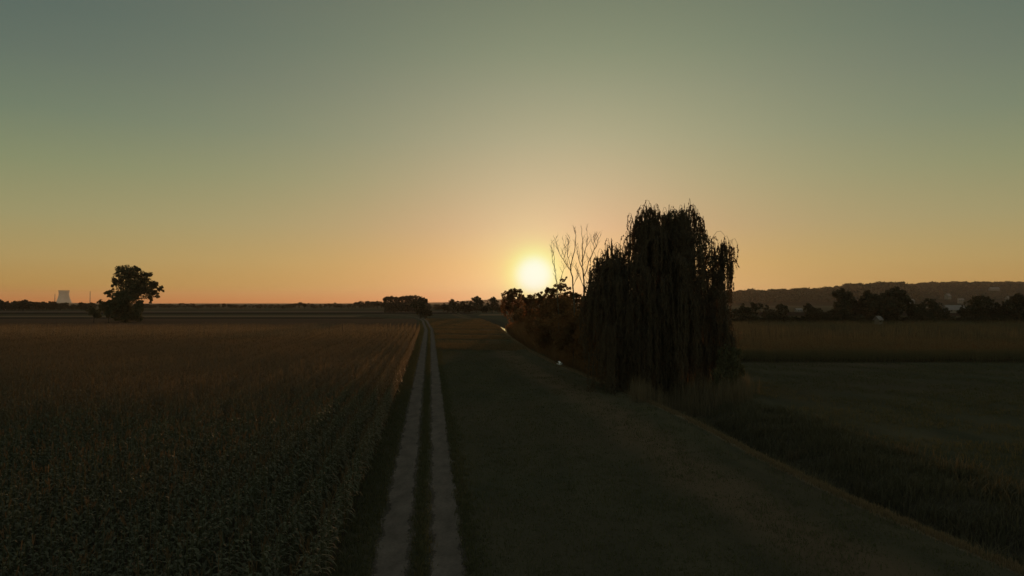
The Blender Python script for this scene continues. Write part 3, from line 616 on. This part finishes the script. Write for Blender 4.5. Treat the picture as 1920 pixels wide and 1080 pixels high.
designed_tree('bush', 61, 1368, [(1364, 676, 20, 28), (1372, 700, 20, 32), (1350, 712, 20, 28), (1380, 670, 11, 20)], 8000, 0.10, M_LEAF, 'rounded bush beside the right foot of the willow', 'bush', 3, 0.08, seed=77)

# ------------------------------------------------------------------ blades: grass, reeds, ditch plants
def blades(P, H, W, seed, bend=0.35, per=3, spread=0.12):
    """per blades at every point; each blade is a bent two-piece strip"""
    r = np.random.default_rng(seed); k = len(P) * per; P = np.repeat(P, per, 0) + np.concatenate([r.normal(0, spread, (k, 2)), np.zeros((k, 1))], 1)
    h = np.repeat(H, per) * r.uniform(0.6, 1.1, k); a = r.uniform(0, 2 * pi, k); d = np.stack([np.cos(a), np.sin(a), np.zeros(k)], 1); w_ = np.stack([-np.sin(a + 0.5), np.cos(a + 0.5), np.zeros(k)], 1) * (W / 2)
    b = (r.uniform(0.1, 1, k) * bend * h)[:, None]; z = np.array([0, 0, 1.0])
    p1 = P + d * b * 0.3 + z * (h * 0.6)[:, None]; p2 = P + d * b + z * (h * r.uniform(0.85, 1, k))[:, None]
    V = np.stack([P - w_, P + w_, p1 + w_ * 0.7, p1 - w_ * 0.7, p2 + w_ * 0.15, p2 - w_ * 0.15], 1).reshape(-1, 3)
    i = np.arange(k) * 6; F = np.concatenate([np.stack([i, i + 1, i + 2, i + 3], 1), np.stack([i + 3, i + 2, i + 4, i + 5], 1)])
    return V, F
def scatter(n, ufun, dlo, dhi, seed, power=1.6):
    r = np.random.default_rng(seed); D = dlo + (dhi - dlo) * r.random(n) ** power; X = ufun(D, r, n)
    return np.stack([X, D, ground_z(X, D)], 1), r
# dry grass on the bank edge
P, r = scatter(16000, lambda D, r, n: stream_x(D) + r.normal(-0.12, 0.14, n), 8, 240, 41)
V, F = blades(P, r.uniform(0.10, 0.28, len(P)), 0.03, 42)
tag(link('bank_grass', mesh_np('bank_grass', V, F), M_DRY), 'pale dry grass along the edge of the stream bank', 'grass', None, 'stuff')
# rough plants in the ditch
def ditch_u(D, r, n): return stream_x(D) + np.where(r.random(n) < 0.35, r.uniform(0.5, 2.0, n), r.uniform(3.2, 8.2, n))
P, r = scatter(20000, ditch_u, 10, 120, 43)
lump = 0.5 + 0.5 * np.sin(P[:, 0] * 1.7 + 0.6 * P[:, 1]) * np.sin(P[:, 1] * 0.9 + 1)
lowu = (P[:, 0] - stream_x(P[:, 1])) < 2.3
V, F = blades(P, r.uniform(0.3, 0.75, len(P)) * (0.5 + lump) * np.where(lowu, 0.9, 1), 0.05, 44, 0.7, 4, 0.2)
tag(link('ditch_plants', mesh_np('ditch_plants', V, F), leaf_mat('ditch_leaves', (0.060, 0.058, 0.038), (0.115, 0.100, 0.066), (0.12, 0.09, 0.04), 0.22)), 'dark rough weeds filling the stream ditch', 'weeds', None, 'stuff')
# reeds at the foot of the willow and along the far bank
r = np.random.default_rng(45)
cl = []
for i in range(70):
    D = r.uniform(54.5, 63); cxx = px(r.uniform(1185, 1405), D); cl.append(np.stack([cxx + r.normal(0, 0.35, 22), D + r.normal(0, 0.35, 22), np.zeros(22)], 1))
P = np.vstack(cl); P[:, 2] = ground_z(P[:, 0], P[:, 1])
V, F = blades(P, r.uniform(1.2, 2.5, len(P)), 0.035, 46, 0.18, 2, 0.1)
tag(link('reeds', mesh_np('reeds', V, F), M_REED), 'pale tall reeds standing in front of the willow', 'reeds', None, 'stuff')
P, r = scatter(9000, lambda D, r, n: stream_x(D) + r.uniform(2.9, 8.0, n), 68, 240, 47, 1.0)
V, F = blades(P, r.uniform(1.0, 2.6, len(P)), 0.07, 48, 0.25, 4, 0.3)
tag(link('reeds', mesh_np('reeds', V, F), M_BUSH), 'dark reeds along the far bank below the sun', 'reeds', None, 'stuff')
# a pale dry stalk clump in the ditch on the right (photo right middle)
for (pxx, py, hh, lab) in [(1485, 805, 0.9, 'small pale tuft of dry stalks in the middle of the ditch'), (1835, 990, 0.9, 'pale dry weed standing in the ditch near the bottom right corner')]:
    D = 10376 / (py - 568 + 20); X0 = px(pxx, D); P = np.stack([X0 + r.normal(0, 0.22, 60), D + r.normal(0, 0.2, 60), np.full(60, float(ground_z(X0, D)))], 1)
    V, F = blades(P - np.array((X0, D, float(ground_z(X0, D)))), r.uniform(0.5, 1.0, 60) * hh, 0.025, int(pxx), 0.5, 2, 0.05)
    o = link('dry_weed', mesh_np('dry_weed', V, F), M_REED); o.location = (X0, D, float(ground_z(X0, D))); tag(o, lab, 'plant')

# meadow grass
def right_meadow(D, r, n): return stream_x(D) + 7.5 + r.random(n) * (0.85 * D + 4)
P, r = scatter(45000, right_meadow, 14, 95, 51, 1.25)
cl = np.sin(P[:, 0] * 0.35 + P[:, 1] * 0.12) * np.sin(P[:, 1] * 0.5 + 0.1 * P[:, 0]) + r.normal(0, 0.3, len(P)) > -0.35
P = P[cl]; V, F = blades(P, 0.12 + 0.25 * r.random(len(P)) ** 2, 0.028, 52, 0.9, 4, 0.15)
tag(link('meadow_grass', mesh_np('meadow_grass', V, F), M_GRASS), 'dark green tussocky grass right of the stream', 'grass', None, 'stuff')
def left_meadow(D, r, n):
    a = track_x(D) + 1.5; b = stream_x(D) - 0.3; return a + (b - a) * r.random(n)
P, r = scatter(55000, left_meadow, 12, 300, 53, 1.7)
k = r.random(len(P)) < 0.05 + 0.10 * (np.sin(P[:, 0] * 0.8 + P[:, 1] * 0.23) * np.sin(P[:, 1] * 0.37 + 1) > 0.45)
V, F = blades(P, r.uniform(0.04, 0.11, len(P)) * np.where(k, 3.0, 1.0), 0.03, 54, 0.8, 4, 0.16)
tag(link('mown_grass', mesh_np('mown_grass', V, F), M_GRASS), 'short mown grass between the track and the stream', 'grass', None, 'stuff')
P, r = scatter(26000, left_meadow, 112, 345, 57, 1.1)  # taller blades added here, tinted gold to carry the sunlit look
k = (np.sin(P[:, 1] * 0.21 + P[:, 0] * 0.05) + 0.6 * np.sin(P[:, 1] * 0.53 + 2 + P[:, 0] * 0.1) + r.normal(0, 0.35, len(P))) > -0.25
P = P[k]; V, F = blades(P, r.uniform(0.2, 0.5, len(P)), 0.05, 58, 0.5, 4, 0.25)
tag(link('tall_grass', mesh_np('tall_grass', V, F), M_SUN_GRASS), 'tall grass tinted sunlit gold beyond the mown strip, right of the far track', 'grass', None, 'stuff')
def verge(D, r, n):
    k = r.random(n); return np.where(k < 0.30, track_x(D) + r.normal(0, 0.13, n), np.where(k < 0.72, track_x(D) - 1.45 - r.random(n) * 1.2, track_x(D) + 1.38 + np.abs(r.normal(0, 0.35, n))))
P, r = scatter(30000, verge, 10, 300, 55, 1.7)
V, F = blades(P, r.uniform(0.07, 0.24, len(P)), 0.028, 56, 0.8, 3, 0.08)
tag(link('verge_grass', mesh_np('verge_grass', V, F), M_GRASS), 'grass on the verges and middle strip of the track', 'grass', None, 'stuff')

# ------------------------------------------------------------------ corn
def corn_template(seed, nleaf, nseg, H=2.1, tassel=True, wide=0.085):
    """returns quads of one plant; leaves arch out and droop"""
    r = random.Random(seed); V = []; F = []
    def quad(a, b, c, d): i = len(V); V.extend([a, b, c, d]); F.append((i, i + 1, i + 2, i + 3))
    for a in (0.3, 1.9) if nseg > 1 else (0.3,):
        c_, s_ = cos(a) * 0.014, sin(a) * 0.014; quad((-c_, -s_, 0), (c_, s_, 0), (c_ * .6, s_ * .6, H * 0.9), (-c_ * .6, -s_ * .6, H * 0.9))
    for i in range(nleaf):
        t = (i + 0.5) / nleaf; z0 = H * (0.18 + 0.72 * t); a = i * pi + r.uniform(-.6, .6); L = r.uniform(0.36, 0.52) * (1.12 - 0.85 * t); up = r.uniform(0.5, 1.0)
        P = []
        for k in range(nseg + 1):
            s = k / nseg; P.append((L * (0.80 * s), up * L * (s * 1.1 - 1.35 * s * s) if nseg > 1 else up * L * 0.25 * s))
        for k in range(nseg):
            w0 = wide * (0.55 + 0.45 * sin(pi * (k / nseg) ** .7)) / 2 * (1 if k else 0.7); w1 = wide * (1 - (k + 1) / nseg) ** 0.6 / 2 + 0.004
            (x0, y0), (x1, y1) = P[k], P[k + 1]; ca, sa = cos(a), sin(a)
            quad((x0 * ca + w0 * sa, x0 * sa - w0 * ca, z0 + y0), (x0 * ca - w0 * sa, x0 * sa + w0 * ca, z0 + y0), (x1 * ca - w1 * sa, x1 * sa + w1 * ca, z0 + y1), (x1 * ca + w1 * sa, x1 * sa - w1 * ca, z0 + y1))
    T = []; TF = []
    if tassel:
        for k in range((3 if nseg > 1 else 2) if seed % 2 else 0):
            a = r.uniform(0, 6.28); d = 0.03 + 0.09 * (k > 0); wx, wy = -sin(a) * 0.008, cos(a) * 0.008; i = len(T); z0 = H * 0.88
            T.extend([(-wx, -wy, z0), (wx, wy, z0), (cos(a) * d + wx, sin(a) * d + wy, z0 + r.uniform(.2, .3)), (cos(a) * d - wx, sin(a) * d - wy, z0 + r.uniform(.2, .3))]); TF.append((i, i + 1, i + 2, i + 3))
    return np.array(V), np.array(F), np.array(T), np.array(TF)
def plant_all(P, temps, seed, hs=1.0):
    r = np.random.default_rng(seed); which = r.integers(0, len(temps), len(P)); VV = []; FF = []; TV = []; TF = []; nv = 0; ntv = 0
    for k, (V, F, T, G) in enumerate(temps):
        Q = P[which == k]; n = len(Q)
        if n == 0: continue
        a = r.uniform(0, 2 * pi, n); s = r.normal(1.0, 0.06, n) * hs * (1 + 0.07 * np.sin(Q[:, 0] * 0.21 + 1.3) * np.sin(Q[:, 1] * 0.16)) * (Q[:, 3] if Q.shape[1] > 3 else 1); ca, sa = np.cos(a) * s, np.sin(a) * s
        def inst(M): return np.stack([M[None, :, 0] * ca[:, None] - M[None, :, 1] * sa[:, None] + Q[:, :1], M[None, :, 0] * sa[:, None] + M[None, :, 1] * ca[:, None] + Q[:, 1:2], M[None, :, 2] * s[:, None] + Q[:, 2:3]], 2).reshape(-1, 3)
        VV.append(inst(V)); FF.append((F[None] + (np.arange(n) * len(V))[:, None, None]).reshape(-1, 4) + nv); nv += n * len(V)
        if len(T) > 0: TV.append(inst(T)); TF.append((G[None] + (np.arange(n) * len(T))[:, None, None]).reshape(-1, 4) + ntv); ntv += n * len(T)
    return np.vstack(VV), np.vstack(FF), (np.vstack(TV) if TV else None), (np.vstack(TF) if TF else None)
T_NEAR = [corn_template(s, 9, 3) for s in range(6)]; T_MID = [corn_template(s, 7, 2, wide=0.10) for s in range(10, 15)]; T_FAR = [corn_template(s, 5, 1, wide=0.15) for s in range(20, 24)]
def rows_left(D0, D1, dx, step, seed, frac=1.0, xmax=0.92, pad=8):
    """plants in rows parallel to the track, starting 2.75 m left of it"""
    r = np.random.default_rng(seed); out = []
    nrow = int((xmax * D1 + pad) / dx); rowh = np.random.default_rng(99).uniform(0.88, 1.10, 2000)
    for i in range(nrow):
        d = np.arange(D0, D1, step) + r.uniform(0, step); d = d + r.normal(0, 0.04, len(d)); x = track_x(d) - 2.75 - i * dx + r.normal(0, 0.04, len(d)); d_ok = np.sin(d * 0.35 + i * 1.7) * np.sin(d * 0.13 + i * 0.6) < 0.93; k = (x > -xmax * d - pad) & (r.random(len(d)) < frac) & d_ok
        out.append(np.stack([x[k], d[k], np.zeros(k.sum()), np.full(k.sum(), rowh[i])], 1))
    return np.vstack(out)
groups = [(rows_left(9, 62, 1.02, 0.15, 1, 0.95), T_NEAR, 1.0), (rows_left(62, 130, 1.02, 0.22, 2, 0.95), T_MID, 1.02), (rows_left(130, 203, 1.2, 0.42, 3, 0.95), T_FAR, 1.05)]
def corn_object(groups, name, mtl, label, seed):
    VV = []; FF = []; TV = []; TF = []; a = b = 0
    for P, T, hs in groups:
        r = np.random.default_rng(seed); hz = 1 + 0.06 * np.sin(P[:, 0] * 0.11) * np.sin(P[:, 1] * 0.07)
        V, F, W_, G = plant_all(P, T, seed, hs); seed += 1
        VV.append(V); FF.append(F + a); a += len(V)
        if W_ is not None: TV.append(W_); TF.append(G + b); b += len(W_)
    o = link(name, mesh_np(name, np.vstack(VV), np.vstack(FF)), mtl); tag(o, label, 'corn', None, 'stuff')
    if TV: link('tassels', mesh_np('tassels', np.vstack(TV), np.vstack(TF)), M_TASSEL, o)
    print(name, a // 4)
corn_object(groups, 'corn_field', M_CORN, 'wide field of corn in rows left of the track', 60)
r = np.random.default_rng(9)
def block(x0, x1, D0, D1, dens, seed, cut=True):
    r = np.random.default_rng(seed); n = int((x1 - x0) * (D1 - D0) * dens); X = r.uniform(x0, x1, n); D = r.uniform(D0, D1, n)
    k = (X < 0.85 * D + 12) & (X > stream_x(D) + 22); return np.stack([X[k], D[k], np.zeros(k.sum())], 1)
corn_object([(block(24, 110, 93, 104, 7, 1), T_MID, 0.9), (block(24, 125, 104, 135, 3.0, 2), T_MID, 0.9), (block(24, 250, 135, 256, 1.3, 3), T_FAR, 0.95)], 'corn_field', M_CORN_R, 'green corn field with a straight dark front edge right of the willow', 80)
beside = [(x, D) for D in (93, 257) for x in np.linspace(24, 260, 12)]
field(beside, F_SOIL, 0.02)

# ------------------------------------------------------------------ power station far behind
def tower():
    D = 8850.0; o = empty('cooling_tower', (px(120, D), D, 0)); tag(o, 'pale concrete cooling tower with a waisted shape on the left horizon', 'cooling tower')
    mb = MB(); Z = np.linspace(8, 165, 24); zt = 125; prof = [(sqrt(58 ** 2 * (1 + ((z - zt) / 98.0) ** 2)), z) for z in Z]
    inner = [(r_ - 1.6, z) for r_, z in prof[::-1]]; mb.lathe(prof + inner, 64); link('shell', mb.mesh('shell', True), M_CONC, o)
    rim = MB(); r1 = prof[-1][0]; rim.lathe([(r1 - 2.2, 165.2), (r1 + 1.4, 165.2), (r1 + 1.4, 168.5), (r1 - 2.2, 168.5), (r1 - 2.2, 165.2)], 64); link('rim', rim.mesh('rim'), M_DARKC, o)
    lg = MB(); r0 = prof[0][0]
    for i in range(36):
        a = 2 * pi * i / 36; b = a + 2 * pi / 72
        for c_ in (b, b - 2 * pi / 36): lg.tube([(cos(a) * (r0 + 2), sin(a) * (r0 + 2), 0), (cos(c_) * r0, sin(c_) * r0, 8.5)], [0.7, 0.7], 5)
    link('support_columns', lg.mesh('support_columns'), M_CONC, o)
def chimney(pxx, top, D, label):
    H = ph(top, D); o = empty('chimney', (px(pxx, D), D, 0)); tag(o, label, 'chimney')
    mb = MB(); mb.lathe([(5.2, 0), (4.2, H * .5), (3.4, H), (2.8, H), (2.8, H - 3)], 24); link('shaft', mb.mesh('shaft', True), M_DARKC, o)
    mb = MB(); mb.lathe([(3.5, H - 9), (5.0, H - 9), (5.0, H - 7.5), (3.5, H - 7.5), (3.5, H - 9)], 24); link('platform', mb.mesh('platform'), M_DARKC, o)
tower()
chimney(103, 551, 8600, 'shorter thin chimney just left of the cooling tower')
chimney(169, 546, 8700, 'taller thin chimney between the cooling tower and the lone oak')

# ------------------------------------------------------------------ houses and barns on the hill side
def house(name, pxx, base_row, D, L, W, H, roof_h, rot, label, cat, roof=M_ROOF, z=None, windows=2):
    z0 = ph(base_row, D) if z is None else z
    o = empty(name, (px(pxx, D), D, z0), rot); tag(o, label, cat)
    mb = MB(); mb.box(-L / 2, L / 2, -W / 2, W / 2, -3, H); V = [(-L / 2, -W / 2, H), (-L / 2, W / 2, H), (-L / 2, 0, H + roof_h), (-L / 2, 0, H + roof_h)]; mb.add(V, [(0, 1, 2, 3)]); mb.add([(L / 2, y, zz) for _, y, zz in V], [(0, 1, 2, 3)])
    link('wall', mb.mesh('wall'), M_WALL, o)
    rf = MB(); e = 0.5
    for s in (-1, 1):
        y1 = s * (W / 2 + e); zz = H - e * roof_h / (W / 2)
        rf.add([(-L / 2 - e, y1, zz), (L / 2 + e, y1, zz), (L / 2 + e, 0, H + roof_h), (-L / 2 - e, 0, H + roof_h), (-L / 2 - e, y1, zz + .25), (L / 2 + e, y1, zz + .25), (L / 2 + e, 0, H + roof_h + .25), (-L / 2 - e, 0, H + roof_h + .25)],
               [(0, 1, 2, 3), (4, 7, 6, 5), (0, 4, 5, 1), (0, 3, 7, 4), (1, 5, 6, 2)])
    link('roof', rf.mesh('roof'), roof, o)
    for i in range(windows):
        x = -L / 2 + L * (i + 0.5) / windows; wm = MB(); wm.box(x - .6, x + .6, -W / 2 - .06, -W / 2 + .05, H * .45, H * .45 + 1.3); link('window', wm.mesh('window'), M_GLASS, o)
    dm = MB(); dm.box(L * .32, L * .32 + 1.0, -W / 2 - .07, -W / 2 + .05, 0.0, 2.1); link('door', dm.mesh('door'), M_DARKC, o)
house('barn', 1788, 593, 560, 15, 9, 2.6, 3.4, 0.05, 'long barn with a pale grey roof right of the hazy tree', 'barn', z=0, windows=3)
house('shed', 1646, 603, 258.5, 1.9, 1.7, 2.0, 0.9, 0.5, 'small pale shed at the foot of the biggest broad tree', 'shed', z=0, windows=1)
house('house', 1777, 558.5, 1400, 10, 8, 4.0, 4.5, 0.4, 'house with a pale gable above the barn', 'house', windows=3)
house('house', 1801, 566, 1300, 9, 7, 3.6, 3.0, -0.2, 'low pale-roofed house up and right of the barn', 'house', windows=3)
house('farm_hall', 1864, 543.5, 2600, 34, 14, 5, 4.5, 0.0, 'long pale hall high on the far right hill', 'farm building', z=None, windows=6)
house('house', 1889, 563, 1300, 8, 6, 3.8, 3.5, 0.6, 'pale house between the two broad trees at the far right', 'house', windows=2)
house('house', 1709, 568, 1200, 7, 6, 3.6, 3.0, 0.3, 'pale house seen just right of the biggest tree clump', 'house', windows=2)
house('house', 1607, 575, 900, 6, 5, 2.4, 1.6, -0.3, 'tiny pale house in the gap between tall round tree and slim tree', 'house', windows=2)
house('house', 1497, 584, 600, 5, 4, 1.8, 1.4, 0.1, 'low pale farmhouse in the gap near the small narrow tree', 'house', z=0, windows=2)
house('house', 7, 584, 760, 3, 3, 3, 1.6, 0.1, 'tiny pale hut in front of the left horizon trees', 'hut', z=0, windows=1)

# ------------------------------------------------------------------ white bird gliding over the bank
def bird():
    D = 86.0; loc = (px(1048, D), D, ph(685, D) + 0.15)
    o = empty('egret', loc, 0.25); tag(o, 'white egret flying low over the stream bank left of the willow', 'bird')
    m = plain_mat('white_feathers', (0.62, 0.60, 0.58), (0.72, 0.70, 0.68), 8.0, 0.7)
    b = MB(); T = np.linspace(0, 1, 10)
    pts = [(-0.34 + 0.75 * t, 0, 0.10 - 0.30 * t + 0.16 * t * t) for t in T]; rad = [0.012, 0.03, 0.034, 0.04, 0.075, 0.095, 0.09, 0.065, 0.035, 0.012]
    b.tube(pts, rad, 8); link('body', b.mesh('body', True), m, o)
    h = MB(); h.tube([(-0.33, 0, 0.10), (-0.40, 0, 0.115), (-0.52, 0, 0.105)], [0.03, 0.022, 0.004], 6); link('beak', h.mesh('beak', True), M_REED, o)
    for s in (-1, 1):
        V = []; n = 7
        for i in range(n):
            t = i / (n - 1); y = s * (0.04 + 0.62 * t); z = 0.02 + 0.30 * sin(t * 2.0) * (1 if s > 0 else .55); c0 = 0.02 + 0.05 * t; ch = 0.30 * (1 - 0.55 * t * t)
            for (dx, dz) in ((c0, 0.012), (c0 + ch * .4, 0.02), (c0 + ch, 0.0)): V.append((dx, y, z + dz))
            for (dx, dz) in ((c0, -0.004), (c0 + ch * .4, 0.0), (c0 + ch, -0.006)): V.append((dx, y, z + dz))
        F = []
        for i in range(n - 1):
            for k in (0, 1, 3, 4): F.append((i * 6 + k, i * 6 + k + 1, (i + 1) * 6 + k + 1, (i + 1) * 6 + k))
        wg = MB(); wg.add(V, F); link('wing', wg.mesh('wing', True), m, o)
    l = MB()
    for s in (-.02, .02): l.tube([(0.38, s, -0.04), (0.62, s, -0.03)], [0.008, 0.006], 5)
    link('legs', l.mesh('legs'), M_DARKC, o)
bird()

# ------------------------------------------------------------------ evening haze
hz = MB(); hz.box(-14000, 14000, -14000, 14000, -4, 215)
m, nt, out = mat('haze'); pv = nt.new('ShaderNodeVolumePrincipled'); pv.inputs['Density'].default_value = HAZE_D; pv.inputs['Color'].default_value = (0.90, 0.84, 0.76, 1); pv.inputs['Anisotropy'].default_value = 0.4
nt.l.new(pv.outputs[0], out.inputs['Volume'])
tag(link('haze', hz.mesh('haze'), m), kind='stuff')
